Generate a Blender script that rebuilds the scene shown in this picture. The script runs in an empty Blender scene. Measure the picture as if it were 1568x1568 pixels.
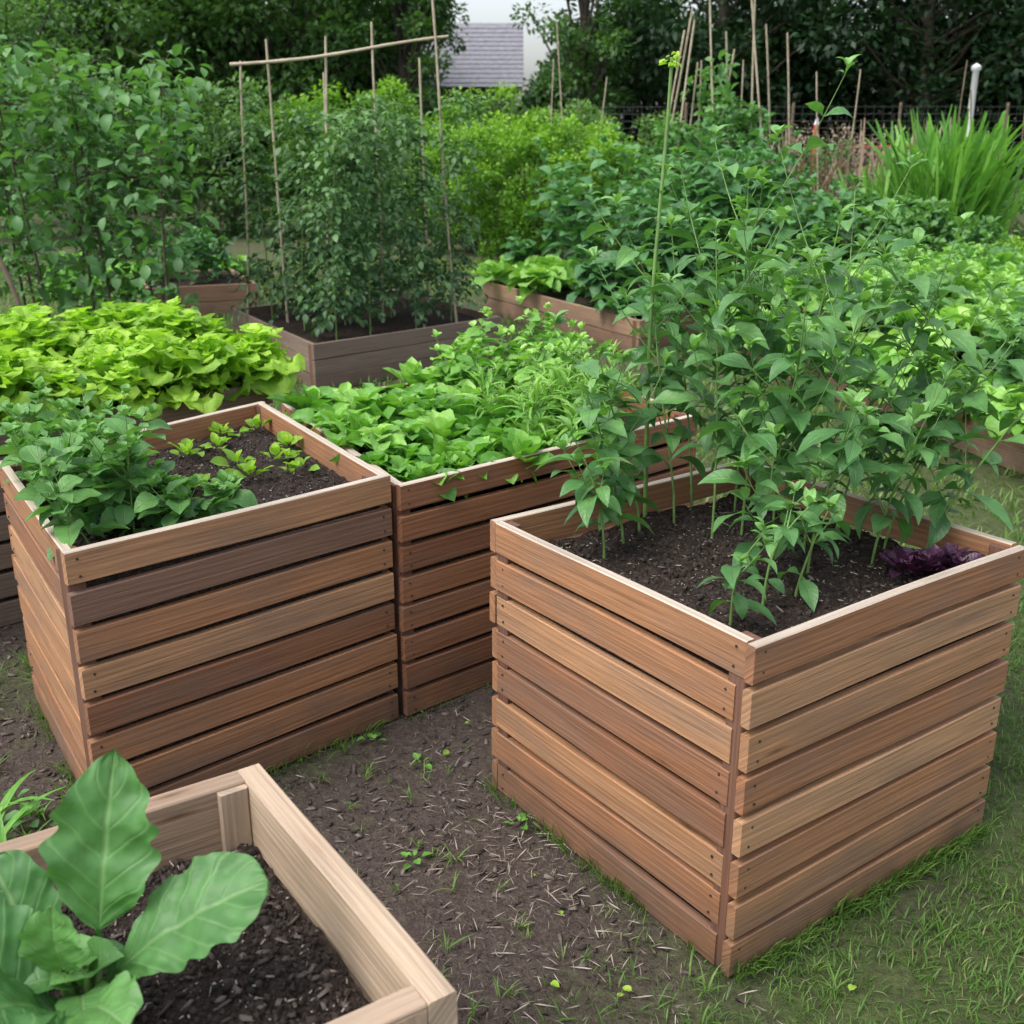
import bpy, math, random
import numpy as np
from mathutils import Vector
H=1.75
rng=np.random.default_rng(7); random.seed(7)
scene=bpy.context.scene
U=rng.uniform
# ---------------------------------------------------------------- noise
_lat=rng.random((256,256))
def vnoise(x,y,s=1.0,o=0):
    x=np.asarray(x,float)*s+o*13.7+500; y=np.asarray(y,float)*s+o*7.3+500
    xi=np.floor(x).astype(int); yi=np.floor(y).astype(int); fx=x-xi; fy=y-yi
    fx=fx*fx*(3-2*fx); fy=fy*fy*(3-2*fy)
    g=lambda a,b:_lat[a%256,b%256]
    return (g(xi,yi)*(1-fx)+g(xi+1,yi)*fx)*(1-fy)+(g(xi,yi+1)*(1-fx)+g(xi+1,yi+1)*fx)*fy
def fbm(x,y,s=1.0,o=0):
    return .5*vnoise(x,y,s,o)+.27*vnoise(x,y,s*2.1,o+1)+.15*vnoise(x,y,s*4.3,o+2)+.08*vnoise(x,y,s*9,o+3)
def sstep(x,a,b):
    t=np.clip((np.asarray(x,float)-a)/(b-a),0,1); return t*t*(3-2*t)
# ---------------------------------------------------------------- materials
def newmat(name):
    m=bpy.data.materials.new(name); m.use_nodes=True
    nt=m.node_tree; nt.nodes.clear()
    out=nt.nodes.new('ShaderNodeOutputMaterial')
    return m,nt,out
def N(nt,t,**kw):
    n=nt.nodes.new(t)
    for k,v in kw.items(): setattr(n,k,v)
    return n
def ramp(nt,fac,stops):
    r=nt.nodes.new('ShaderNodeValToRGB')
    el=r.color_ramp.elements
    while len(el)<len(stops): el.new(.5)
    for e,(p,c) in zip(el,stops):
        e.position=p; e.color=(c[0],c[1],c[2],1)
    nt.links.new(fac,r.inputs[0]); return r.outputs[0]
def math_(nt,op,a,b=None,c=None):
    n=nt.nodes.new('ShaderNodeMath'); n.operation=op
    for i,v in enumerate((a,b,c)):
        if v is None: continue
        if isinstance(v,(int,float)): n.inputs[i].default_value=v
        else: nt.links.new(v,n.inputs[i])
    return n.outputs[0]
def mixc(nt,fac,a,b,mode='MIX'):
    n=nt.nodes.new('ShaderNodeMix'); n.data_type='RGBA'; n.blend_type=mode
    for i,v in ((0,fac),(6,a),(7,b)):
        if isinstance(v,(int,float)): n.inputs[i].default_value=v
        elif isinstance(v,tuple): n.inputs[i].default_value=(v[0],v[1],v[2],1)
        else: nt.links.new(v,n.inputs[i])
    return n.outputs[2]
def leafmat(name,cols,rough=.5,transl=.3,vein=.35,veinc=(.3,.42,.12),spec=.4,nv=8,simple=False):
    m,nt,out=newmat(name)
    at=N(nt,'ShaderNodeAttribute',attribute_name='a')
    sp=N(nt,'ShaderNodeSeparateXYZ'); nt.links.new(at.outputs['Vector'],sp.inputs[0])
    u,v,r=sp.outputs
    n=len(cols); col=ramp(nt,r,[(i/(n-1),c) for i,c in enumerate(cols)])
    pr=N(nt,'ShaderNodeBsdfPrincipled')
    if not simple:
        geo=N(nt,'ShaderNodeNewGeometry')
        no=N(nt,'ShaderNodeTexNoise'); no.inputs['Scale'].default_value=35; nt.links.new(geo.outputs['Position'],no.inputs['Vector'])
        f=math_(nt,'MULTIPLY_ADD',no.outputs[0],.8,.6)
        cc=N(nt,'ShaderNodeVectorMath',operation='SCALE'); nt.links.new(col,cc.inputs[0]); nt.links.new(f,cc.inputs['Scale'])
        col=cc.outputs[0]
        au=math_(nt,'ABSOLUTE',u)
        mid=math_(nt,'MAXIMUM',math_(nt,'SUBTRACT',1.0,math_(nt,'MULTIPLY',au,11.0)),0.0)
        sv=math_(nt,'SINE',math_(nt,'MULTIPLY',math_(nt,'SUBTRACT',math_(nt,'MULTIPLY',v,float(nv)),math_(nt,'MULTIPLY',au,1.7)),6.283))
        sv=math_(nt,'POWER',math_(nt,'MAXIMUM',sv,0.0),9.0)
        vv=math_(nt,'MAXIMUM',mid,math_(nt,'MULTIPLY',sv,.45))
        col=mixc(nt,math_(nt,'MULTIPLY',vv,vein),col,veinc)
        bp=N(nt,'ShaderNodeBump'); bp.inputs['Strength'].default_value=.6; bp.inputs['Distance'].default_value=.004
        hh=math_(nt,'MULTIPLY_ADD',no.outputs[0],.8,math_(nt,'MULTIPLY',vv,-.7))
        nt.links.new(hh,bp.inputs['Height']); nt.links.new(bp.outputs[0],pr.inputs['Normal'])
    nt.links.new(col,pr.inputs['Base Color'])
    pr.inputs['Roughness'].default_value=rough; pr.inputs['Specular IOR Level'].default_value=spec
    tr=N(nt,'ShaderNodeBsdfTranslucent'); tc=mixc(nt,1.0,col,(1.2,1.35,.5),'MULTIPLY'); nt.links.new(tc,tr.inputs[0])
    mx=N(nt,'ShaderNodeMixShader'); mx.inputs[0].default_value=transl
    nt.links.new(pr.outputs[0],mx.inputs[1]); nt.links.new(tr.outputs[0],mx.inputs[2]); nt.links.new(mx.outputs[0],out.inputs[0])
    return m
def plain(name,cols,rough=.8,scale=20,bump=.3,attr=False,metal=0):
    m,nt,out=newmat(name)
    geo=N(nt,'ShaderNodeNewGeometry')
    no=N(nt,'ShaderNodeTexNoise'); no.inputs['Scale'].default_value=scale; no.inputs['Detail'].default_value=6
    nt.links.new(geo.outputs['Position'],no.inputs['Vector'])
    if attr:
        at=N(nt,'ShaderNodeAttribute',attribute_name='a'); sp=N(nt,'ShaderNodeSeparateXYZ'); nt.links.new(at.outputs['Vector'],sp.inputs[0]); fac=sp.outputs[2]
    else:
        fac=math_(nt,'MULTIPLY_ADD',no.outputs[0],2.0,-.5)
    col=ramp(nt,fac,[(i/(len(cols)-1),c) for i,c in enumerate(cols)])
    pr=N(nt,'ShaderNodeBsdfPrincipled'); nt.links.new(col,pr.inputs['Base Color']); pr.inputs['Roughness'].default_value=rough
    pr.inputs['Metallic'].default_value=metal
    bp=N(nt,'ShaderNodeBump'); bp.inputs['Strength'].default_value=bump; bp.inputs['Distance'].default_value=.01
    nt.links.new(no.outputs[0],bp.inputs['Height']); nt.links.new(bp.outputs[0],pr.inputs['Normal'])
    nt.links.new(pr.outputs[0],out.inputs[0]); return m
def woodmat(name,cols,rough=.65,dirt=.35,grain=1.35,wcol=(.15,.115,.095)):
    m,nt,out=newmat(name)
    at=N(nt,'ShaderNodeAttribute',attribute_name='a')
    sp=N(nt,'ShaderNodeSeparateXYZ'); nt.links.new(at.outputs['Vector'],sp.inputs[0])
    al,ac,r=sp.outputs
    cb=N(nt,'ShaderNodeCombineXYZ'); nt.links.new(al,cb.inputs[0]); nt.links.new(ac,cb.inputs[1]); nt.links.new(r,cb.inputs[2])
    def noise(sx,sy,sc,det=5,dist=0.0):
        mp=N(nt,'ShaderNodeMapping'); mp.inputs['Scale'].default_value=(sx,sy,7); nt.links.new(cb.outputs[0],mp.inputs[0])
        no=N(nt,'ShaderNodeTexNoise'); no.inputs['Scale'].default_value=sc; no.inputs['Detail'].default_value=det; no.inputs['Distortion'].default_value=dist
        nt.links.new(mp.outputs[0],no.inputs['Vector']); return no.outputs[0]
    g1=noise(1.3,26,2.2,7,.9); g2=noise(3.5,150,2,3,.2); g3=noise(1.9,6,1.7,5)
    mp=N(nt,'ShaderNodeMapping'); mp.inputs['Scale'].default_value=(.8,15,3); nt.links.new(cb.outputs[0],mp.inputs[0])
    wv=N(nt,'ShaderNodeTexWave'); wv.bands_direction='Y'; wv.inputs['Scale'].default_value=1.3; wv.inputs['Distortion'].default_value=8; wv.inputs['Detail'].default_value=3; wv.inputs['Detail Scale'].default_value=.8
    nt.links.new(mp.outputs[0],wv.inputs['Vector'])
    base=ramp(nt,r,[(i/(len(cols)-1),c) for i,c in enumerate(cols)])
    gf=math_(nt,'ADD',math_(nt,'MULTIPLY',g1,.65),math_(nt,'ADD',math_(nt,'MULTIPLY',wv.outputs['Fac'],.18),math_(nt,'MULTIPLY',g2,.35)))
    gf=math_(nt,'MULTIPLY_ADD',gf,grain,1-.59*grain)
    cc=N(nt,'ShaderNodeVectorMath',operation='SCALE'); nt.links.new(base,cc.inputs[0]); nt.links.new(gf,cc.inputs['Scale'])
    col=cc.outputs[0]
    wf=math_(nt,'MULTIPLY',math_(nt,'MAXIMUM',math_(nt,'MULTIPLY_ADD',g3,3.4,-1.5),0.0),dirt)
    wf=math_(nt,'MINIMUM',wf,.75)
    col=mixc(nt,wf,col,wcol)
    mp2=N(nt,'ShaderNodeMapping'); mp2.inputs['Scale'].default_value=(2.0,13,1); nt.links.new(cb.outputs[0],mp2.inputs[0])
    vo=N(nt,'ShaderNodeTexVoronoi'); vo.inputs['Scale'].default_value=1.0; nt.links.new(mp2.outputs[0],vo.inputs['Vector'])
    kn=math_(nt,'MAXIMUM',math_(nt,'MULTIPLY_ADD',vo.outputs['Distance'],-11.0,1.0),0.0)
    col=mixc(nt,math_(nt,'MULTIPLY',kn,.8),col,(.05,.022,.013))
    halo=math_(nt,'MAXIMUM',math_(nt,'MULTIPLY_ADD',vo.outputs['Distance'],-4.5,1.0),0.0)
    col=mixc(nt,math_(nt,'MULTIPLY',halo,.3),col,(.16,.065,.03))
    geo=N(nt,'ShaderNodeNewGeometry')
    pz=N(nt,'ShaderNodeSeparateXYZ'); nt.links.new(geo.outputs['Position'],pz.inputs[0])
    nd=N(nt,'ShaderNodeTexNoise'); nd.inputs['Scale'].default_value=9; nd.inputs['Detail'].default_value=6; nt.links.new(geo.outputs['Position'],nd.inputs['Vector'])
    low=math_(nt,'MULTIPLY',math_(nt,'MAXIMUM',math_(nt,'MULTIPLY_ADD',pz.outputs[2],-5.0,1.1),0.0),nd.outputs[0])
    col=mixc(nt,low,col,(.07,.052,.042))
    pr=N(nt,'ShaderNodeBsdfPrincipled'); nt.links.new(col,pr.inputs['Base Color'])
    nt.links.new(math_(nt,'MULTIPLY_ADD',g1,.3,rough-.15),pr.inputs['Roughness'])
    pr.inputs['Specular IOR Level'].default_value=.35
    bp=N(nt,'ShaderNodeBump'); bp.inputs['Strength'].default_value=.6; bp.inputs['Distance'].default_value=.003
    nt.links.new(math_(nt,'ADD',g1,math_(nt,'MULTIPLY',g2,.8)),bp.inputs['Height']); nt.links.new(bp.outputs[0],pr.inputs['Normal'])
    nt.links.new(pr.outputs[0],out.inputs[0]); return m

M={}
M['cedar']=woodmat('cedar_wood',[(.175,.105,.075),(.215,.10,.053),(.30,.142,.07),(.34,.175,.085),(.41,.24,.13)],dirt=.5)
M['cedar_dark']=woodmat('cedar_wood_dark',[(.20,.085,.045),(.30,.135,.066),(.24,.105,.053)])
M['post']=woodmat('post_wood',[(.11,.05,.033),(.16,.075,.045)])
M['top']=woodmat('weathered_skylit_rim_wood',[(.40,.33,.27),(.50,.43,.35)],dirt=.4,grain=.9,wcol=(.24,.19,.15))  # pale grey top faces: weathering plus sky reflection painted into the colour
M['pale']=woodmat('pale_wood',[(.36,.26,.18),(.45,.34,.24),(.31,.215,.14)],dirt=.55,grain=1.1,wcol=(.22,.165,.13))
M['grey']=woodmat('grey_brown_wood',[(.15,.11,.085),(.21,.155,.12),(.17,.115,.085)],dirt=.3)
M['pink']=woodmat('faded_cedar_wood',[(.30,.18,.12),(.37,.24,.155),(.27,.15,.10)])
M['bamboo']=plain('bamboo_cane',[(.26,.21,.14),(.47,.41,.30)],.6,14,.2)
M['brownstick']=plain('brown_stick',[(.09,.065,.045),(.20,.15,.10)],.7,14,.3)
M['screw']=plain('screw_metal',[(.02,.018,.016),(.05,.045,.04)],.5,50,.1)
M['bark']=plain('bark',[(.02,.016,.012),(.07,.055,.042)],.95,12,.8)
M['stem']=plain('green_stem',[(.09,.18,.04),(.19,.33,.09)],.5,30,.1)
M['stemdark']=plain('dark_stem',[(.04,.04,.022),(.10,.085,.045)],.7,30,.1)
M['pepper']=leafmat('pepper_leaf',[(.05,.145,.05),(.09,.235,.072),(.145,.33,.095),(.24,.46,.13)],.42,.32,.25,spec=.5)
M['basil']=leafmat('potato_leaf',[(.07,.19,.06),(.12,.29,.08),(.19,.40,.11)],.45,.3,.25)
M['spin']=leafmat('spinach_leaf',[(.075,.22,.035),(.14,.36,.055),(.25,.50,.09)],.45,.33)
M['lettuce']=leafmat('lettuce_leaf',[(.19,.37,.035),(.34,.57,.055),(.52,.72,.12)],.5,.38,.2,(.5,.65,.22))
M['bright']=leafmat('bright_leaf',[(.12,.31,.06),(.24,.48,.09),(.42,.66,.20)],.4,.33,.25,(.45,.6,.25))
M['kale']=leafmat('bean_leaf',[(.05,.145,.055),(.085,.23,.08),(.14,.33,.12)],.45,.28,.2)
M['tomato']=leafmat('tomato_leaf',[(.035,.085,.038),(.068,.15,.06),(.11,.225,.08),(.17,.32,.10)],.5,.3,simple=True)
M['climb']=leafmat('climber_leaf',[(.05,.135,.047),(.09,.22,.068),(.16,.34,.10)],.45,.38,simple=True)
M['ygbush']=leafmat('yellow_green_leaf',[(.08,.20,.02),(.17,.35,.035),(.30,.52,.06)],.5,.4,simple=True)
M['treedark']=leafmat('tree_leaf_dark',[(.012,.038,.013),(.026,.072,.024),(.06,.13,.04)],.5,.25,simple=True)
M['treemid']=leafmat('tree_leaf_mid',[(.05,.12,.035),(.09,.195,.05),(.16,.30,.08)],.5,.38,simple=True)
M['chard']=leafmat('chard_leaf',[(.05,.155,.045),(.08,.215,.058),(.14,.32,.085)],.45,.28,.6,(.22,.38,.15),.4,7)
M['purple']=leafmat('purple_basil_leaf',[(.025,.008,.024),(.05,.016,.045),(.09,.03,.07)],.35,.15,.2,(.1,.03,.08))
M['grass']=leafmat('grass_blade',[(.055,.12,.025),(.09,.19,.035),(.15,.27,.055),(.30,.30,.14)],.55,.38,simple=True)
M['dry']=leafmat('dry_stalk',[(.17,.12,.09),(.30,.22,.17),(.38,.32,.25)],.7,.2,simple=True)
M['chip']=plain('mulch_chip',[(.03,.022,.019),(.062,.045,.038),(.095,.072,.062),(.17,.138,.12)],.9,60,.3,attr=True)
M['crumb']=plain('soil_crumb',[(.012,.009,.007),(.028,.02,.016),(.05,.037,.03)],.95,60,.5,attr=True)
M['straw']=plain('straw',[(.22,.175,.14),(.42,.37,.31)],.7,60,.2,attr=True)
M['white']=plain('white_paint',[(.6,.62,.63),(.75,.76,.77)],.5,5,.05)
M['red']=plain('red_paint',[(.40,.035,.025),(.5,.06,.04)],.5,5,.05)
M['wire']=plain('fence_wire',[(.05,.055,.05),(.1,.1,.1)],.5,5,.05)
M['wall']=plain('house_wall',[(.20,.20,.20),(.27,.26,.26)],.9,3,.3)
M['roof']=plain('slate_roof',[(.16,.16,.18),(.25,.25,.28)],.8,6,.5)
M['glass']=plain('window_glass',[(.03,.035,.04),(.05,.06,.07)],.1,2,.0)
def soilmat():
    m,nt,out=newmat('soil')
    geo=N(nt,'ShaderNodeNewGeometry')
    a=N(nt,'ShaderNodeTexNoise'); a.inputs['Scale'].default_value=70; a.inputs['Detail'].default_value=8; nt.links.new(geo.outputs['Position'],a.inputs['Vector'])
    b=N(nt,'ShaderNodeTexVoronoi'); b.inputs['Scale'].default_value=130; nt.links.new(geo.outputs['Position'],b.inputs['Vector'])
    c=N(nt,'ShaderNodeTexNoise'); c.inputs['Scale'].default_value=260; c.inputs['Detail'].default_value=3; nt.links.new(geo.outputs['Position'],c.inputs['Vector'])
    col=ramp(nt,math_(nt,'ADD',math_(nt,'MULTIPLY',a.outputs[0],.6),math_(nt,'MULTIPLY',c.outputs[0],.4)),[(.33,(.011,.008,.006)),(.52,(.034,.024,.019)),(.64,(.065,.048,.04)),(.72,(.14,.11,.09))])
    pr=N(nt,'ShaderNodeBsdfPrincipled'); nt.links.new(col,pr.inputs['Base Color']); pr.inputs['Roughness'].default_value=.95; pr.inputs['Specular IOR Level'].default_value=.2
    bp=N(nt,'ShaderNodeBump'); bp.inputs['Strength'].default_value=1; bp.inputs['Distance'].default_value=.012
    nt.links.new(math_(nt,'ADD',a.outputs[0],math_(nt,'MULTIPLY',b.outputs['Distance'],.5)),bp.inputs['Height']); nt.links.new(bp.outputs[0],pr.inputs['Normal'])
    nt.links.new(pr.outputs[0],out.inputs[0]); return m
M['soil']=soilmat()
def groundmat():
    m,nt,out=newmat('ground')
    geo=N(nt,'ShaderNodeNewGeometry')
    at=N(nt,'ShaderNodeAttribute',attribute_name='a'); sp=N(nt,'ShaderNodeSeparateXYZ'); nt.links.new(at.outputs['Vector'],sp.inputs[0])
    def noise(sc,d=8):
        a=N(nt,'ShaderNodeTexNoise'); a.inputs['Scale'].default_value=sc; a.inputs['Detail'].default_value=d; a.inputs['Roughness'].default_value=.65; nt.links.new(geo.outputs['Position'],a.inputs['Vector']); return a.outputs[0]
    n1=noise(45); n2=noise(3,5); n3=noise(160,4)
    d=ramp(nt,math_(nt,'ADD',math_(nt,'MULTIPLY',n1,.5),math_(nt,'MULTIPLY',n3,.5)),[(.34,(.025,.018,.015)),(.46,(.075,.055,.047)),(.58,(.125,.097,.084)),(.72,(.24,.20,.175))])
    d=mixc(nt,math_(nt,'MULTIPLY',n2,.45),d,(.075,.056,.048))
    g=ramp(nt,math_(nt,'ADD',math_(nt,'MULTIPLY',n1,.6),math_(nt,'MULTIPLY',n2,.4)),[(.3,(.04,.05,.02)),(.5,(.075,.105,.032)),(.7,(.13,.16,.06))])
    f=math_(nt,'MULTIPLY_ADD',math_(nt,'SUBTRACT',n1,.5),1.7,sp.outputs[0])
    f=math_(nt,'MULTIPLY',math_(nt,'MAXIMUM',math_(nt,'MINIMUM',f,1.0),0.0),.9)
    col=mixc(nt,f,d,g)
    pr=N(nt,'ShaderNodeBsdfPrincipled'); nt.links.new(col,pr.inputs['Base Color']); pr.inputs['Roughness'].default_value=.92; pr.inputs['Specular IOR Level'].default_value=.25
    bp=N(nt,'ShaderNodeBump'); bp.inputs['Strength'].default_value=1.; bp.inputs['Distance'].default_value=.018
    nt.links.new(math_(nt,'ADD',n1,math_(nt,'MULTIPLY',n3,.5)),bp.inputs['Height']); nt.links.new(bp.outputs[0],pr.inputs['Normal'])
    nt.links.new(pr.outputs[0],out.inputs[0]); return m
M['ground']=groundmat()
# ---------------------------------------------------------------- mesh builder
class MB:
    def __init__(s): s.V=[];s.F=[];s.A=[];s.MI=[];s.n=0;s.mats=[]
    def mi(s,k):
        if k not in s.mats: s.mats.append(k)
        return s.mats.index(k)
    def add(s,v,f,a,mat):
        v=np.asarray(v,float).reshape(-1,3); f=np.asarray(f,int).reshape(-1,4)
        a=np.asarray(a,float).reshape(-1,3)
        s.V.append(v); s.F.append(f+s.n); s.A.append(a)
        mm=np.asarray([s.mi(k) for k in mat]) if isinstance(mat,(list,tuple)) else np.full(len(f),s.mi(mat))
        s.MI.append(mm); s.n+=len(v)
    def inst(s,tm,P,R,sc,rnd,mat):
        tv,tf,tu=tm; n=len(P)
        if n==0: return
        sc=np.asarray(sc,float)
        if sc.ndim==1: sc=np.repeat(sc[:,None],3,1)
        W=np.einsum('nij,nkj->nki',R,tv[None]*sc[:,None,:])+P[:,None,:]
        k=len(tv); F=(tf[None]+(np.arange(n)*k)[:,None,None]).reshape(-1,4)
        A=np.empty((n,k,3)); A[:,:,:2]=tu[None]; A[:,:,2]=np.asarray(rnd)[:,None]
        s.add(W.reshape(-1,3),F,A.reshape(-1,3),mat)
    def obj(s,name,parent=None,smooth=True):
        V=np.concatenate(s.V);F=np.concatenate(s.F);A=np.concatenate(s.A);MI=np.concatenate(s.MI)
        me=bpy.data.meshes.new(name)
        me.vertices.add(len(V)); me.vertices.foreach_set('co',V.astype(np.float32).ravel())
        me.loops.add(len(F)*4); me.loops.foreach_set('vertex_index',F.astype(np.int32).ravel())
        me.polygons.add(len(F)); me.polygons.foreach_set('loop_start',np.arange(0,len(F)*4,4,dtype=np.int32))
        me.polygons.foreach_set('material_index',MI.astype(np.int32))
        for k in s.mats: me.materials.append(M[k])
        me.update(calc_edges=True)
        me.polygons.foreach_set('use_smooth',np.full(len(F),smooth))
        at=me.attributes.new('a','FLOAT_VECTOR','POINT'); at.data.foreach_set('vector',A.astype(np.float32).ravel())
        o=bpy.data.objects.new(name,me); scene.collection.objects.link(o)
        if parent: o.parent=parent
        return o
def norm(v): return v/np.maximum(np.linalg.norm(v,axis=-1,keepdims=True),1e-9)
def basis(d,roll=None,up=(0,0,1)):
    d=norm(np.asarray(d,float)); up=np.broadcast_to(np.asarray(up,float),d.shape)
    s=np.cross(d,up); bad=np.linalg.norm(s,axis=1)<1e-3; s[bad]=(1,0,0); s=norm(s); n=np.cross(s,d)
    if roll is not None:
        c=np.cos(roll)[:,None]; q=np.sin(roll)[:,None]
        s,n=s*c+n*q, n*c-s*q
    return np.stack([s,d,n],axis=2)
def dirs(az,el): return np.stack([np.cos(az)*np.cos(el),np.sin(az)*np.cos(el),np.sin(el)],1)
def leaf_t(nv=5,nu=2,a=.6,b=1.0,k=.25,fold=.25,droop=.6,ruf=0.,rf=3,pet=0.,ph=0.,twist=0.,lobes=0.,lf=11.):
    v=np.linspace(0,1,nv+1); u=np.linspace(-1,1,nu+1)
    vm=a/(a+b); pk=vm**a*(1-vm)**b
    vb=np.clip((v-pet)/(1-pet),0,1)
    w=k*(vb**a*(1-vb)**b)/pk; w=np.maximum(w,.012); w[-1]=.004
    th=droop*(v-.25); dy=np.cos(th)/nv; dz=-np.sin(th)/nv
    Y=np.concatenate([[0],np.cumsum(dy[:-1])]); Z=np.concatenate([[0],np.cumsum(dz[:-1])])
    VV=[];UU=[]
    for i in range(nv+1):
        for j in range(nu+1):
            au=abs(u[j]); ww=w[i]*(1+(ruf*.4*math.sin(rf*9.7*v[i]+ph+u[j]) if au>.9 else 0)+lobes*au*math.sin(lf*6.283*v[i]*.5+ph*(1 if u[j]>0 else 2))*(v[i]>pet))
            x=u[j]*ww*math.cos(fold*au)
            z=Z[i]+au*w[i]*fold+ruf*w[i]*au**2*math.sin(rf*6.283*v[i]+ph+(1.9 if u[j]>0 else 0))+twist*u[j]*w[i]*v[i]
            VV.append((x,Y[i]+(.06*au*w[i])+(lobes*.35*w[i]*math.cos(u[j]*7+ph)*v[i]),z)); UU.append((u[j],v[i]))
    F=[(i*(nu+1)+j,i*(nu+1)+j+1,(i+1)*(nu+1)+j+1,(i+1)*(nu+1)+j) for i in range(nv) for j in range(nu)]
    return np.array(VV),np.array(F),np.array(UU)
def var(n,**kw):
    out=[]
    for i in range(n):
        k=dict(kw); k['droop']=kw.get('droop',.6)*U(.4,1.6); k['fold']=kw.get('fold',.25)*U(.4,1.5); k['ph']=U(0,6); k['twist']=U(-.25,.25); out.append(leaf_t(**k))
    return out
T_pep=var(6,nv=7,nu=4,a=.75,b=1.15,k=.22,fold=.35,droop=1.1,pet=.12,ruf=.08,rf=2)
T_ova=var(6,nv=7,nu=4,a=.6,b=.85,k=.33,fold=.35,droop=1.0,pet=.15,ruf=.10,rf=2)
T_ova_lo=var(5,nv=4,nu=2,a=.6,b=.85,k=.33,fold=.35,droop=1.0,pet=.1)
T_let=var(8,nv=14,nu=8,a=.7,b=.2,k=.42,fold=.3,droop=1.0,ruf=.45,rf=2.4,lobes=.2,lf=8)
T_spat=var(8,nv=8,nu=4,a=.9,b=.55,k=.33,fold=.5,droop=1.5,ruf=.16,rf=2.2,pet=.2)
T_small=var(4,nv=3,nu=2,a=.6,b=.8,k=.3,fold=.4,droop=.9)
T_blade=var(4,nv=4,nu=1,a=.3,b=1.0,k=.035,fold=0,droop=1.3)
T_strap=var(4,nv=6,nu=2,a=.3,b=1.0,k=.06,fold=.3,droop=1.5)
T_blade3=var(4,nv=3,nu=1,a=.25,b=.9,k=.045,fold=0,droop=1.2)
rh=(np.array([(0,0,0),(.27,.45,.03),(0,1,-.08),(-.27,.5,.03)]),np.array([(0,1,2,3)]),np.array([(0,0),(1,.5),(0,1),(-1,.5)]))
def cubet():
    v=np.array([(x,y,z) for x in(-.5,.5) for y in(-.5,.5) for z in(-.5,.5)])
    f=np.array([(0,1,3,2),(4,6,7,5),(0,4,5,1),(2,3,7,6),(0,2,6,4),(1,5,7,3)])
    return v,f,np.zeros((8,2))
def jcube():
    v,f,u=cubet(); return v+U(-.32,.32,v.shape),f,u
T_lump=[jcube() for _ in range(10)]
def scatter(mb,tms,P,R,sc,rnd,mat):
    idx=rng.integers(0,len(tms),len(P))
    for i,t in enumerate(tms):
        m=idx==i
        if m.any(): mb.inst(t,P[m],R[m],np.asarray(sc)[m],np.asarray(rnd)[m],mat)
def tube(mb,pts,rad,mat,sides=5,r=.5):
    pts=np.asarray(pts,float); n=len(pts); rad=np.broadcast_to(np.asarray(rad,float),(n,))
    t=np.gradient(pts,axis=0); t=norm(t); ref=np.array([1.,0,0]) if abs(t[0][2])>.8 else np.array([0,0,1.])
    s=norm(np.cross(t,ref)); q=np.cross(t,s); an=np.linspace(0,2*math.pi,sides,endpoint=False)
    V=pts[:,None]+rad[:,None,None]*(np.cos(an)[None,:,None]*s[:,None]+np.sin(an)[None,:,None]*q[:,None])
    F=[(i*sides+j,i*sides+(j+1)%sides,(i+1)*sides+(j+1)%sides,(i+1)*sides+j) for i in range(n-1) for j in range(sides)]
    A=np.zeros((n*sides,3)); A[:,2]=r; A[:,1]=np.repeat(np.linspace(0,1,n),sides)
    mb.add(V.reshape(-1,3),F,A,mat)
def beam(mb,p0,p1,A,B,wA,wB,mat,r=.5,c=.0025,seg=6,warp=.002,topmat=None):
    p0=np.asarray(p0,float);p1=np.asarray(p1,float);A=np.asarray(A,float);B=np.asarray(B,float)
    L=np.linalg.norm(p1-p0); a=wA/2;b=wB/2
    prof=[(-a+c,-b),(a-c,-b),(a,-b+c),(a,b-c),(a-c,b),(-a+c,b),(-a,b-c),(-a,-b+c)]
    ts=np.linspace(0,1,seg+1); V=[];At=[]; so=U(0,40); ph=U(0,6)
    for t in ts:
        o=p0+(p1-p0)*t+A*warp*math.sin(ph+t*4)+B*warp*.7*math.sin(ph*2+t*5)
        for x,y in prof:
            V.append(o+A*x+B*y); At.append((t*L+so,x+y*1.0+so*.3,r))
    F=[];mm=[]
    for i in range(seg):
        for j in range(8):
            F.append((i*8+j,i*8+(j+1)%8,(i+1)*8+(j+1)%8,(i+1)*8+j))
            k=mat
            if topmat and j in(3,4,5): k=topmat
            mm.append(k)
    for e,rev in((0,True),(seg*8,False)):
        for q in((0,1,2,7),(7,2,3,6),(6,3,4,5)):
            q=tuple(e+i for i in q); F.append(q[::-1] if rev else q); mm.append(mat)
    mb.add(V,F,At,mm)
def empty(name,loc=(0,0,0)):
    e=bpy.data.objects.new(name,None); scene.collection.objects.link(e); e.empty_display_size=.2; return e
def Q(c,s,t):
    c=np.asarray(c,float); s=np.asarray(s)[...,None];t=np.asarray(t)[...,None]
    return (1-s)*(1-t)*c[0]+s*(1-t)*c[1]+s*t*c[2]+(1-s)*t*c[3]
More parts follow.
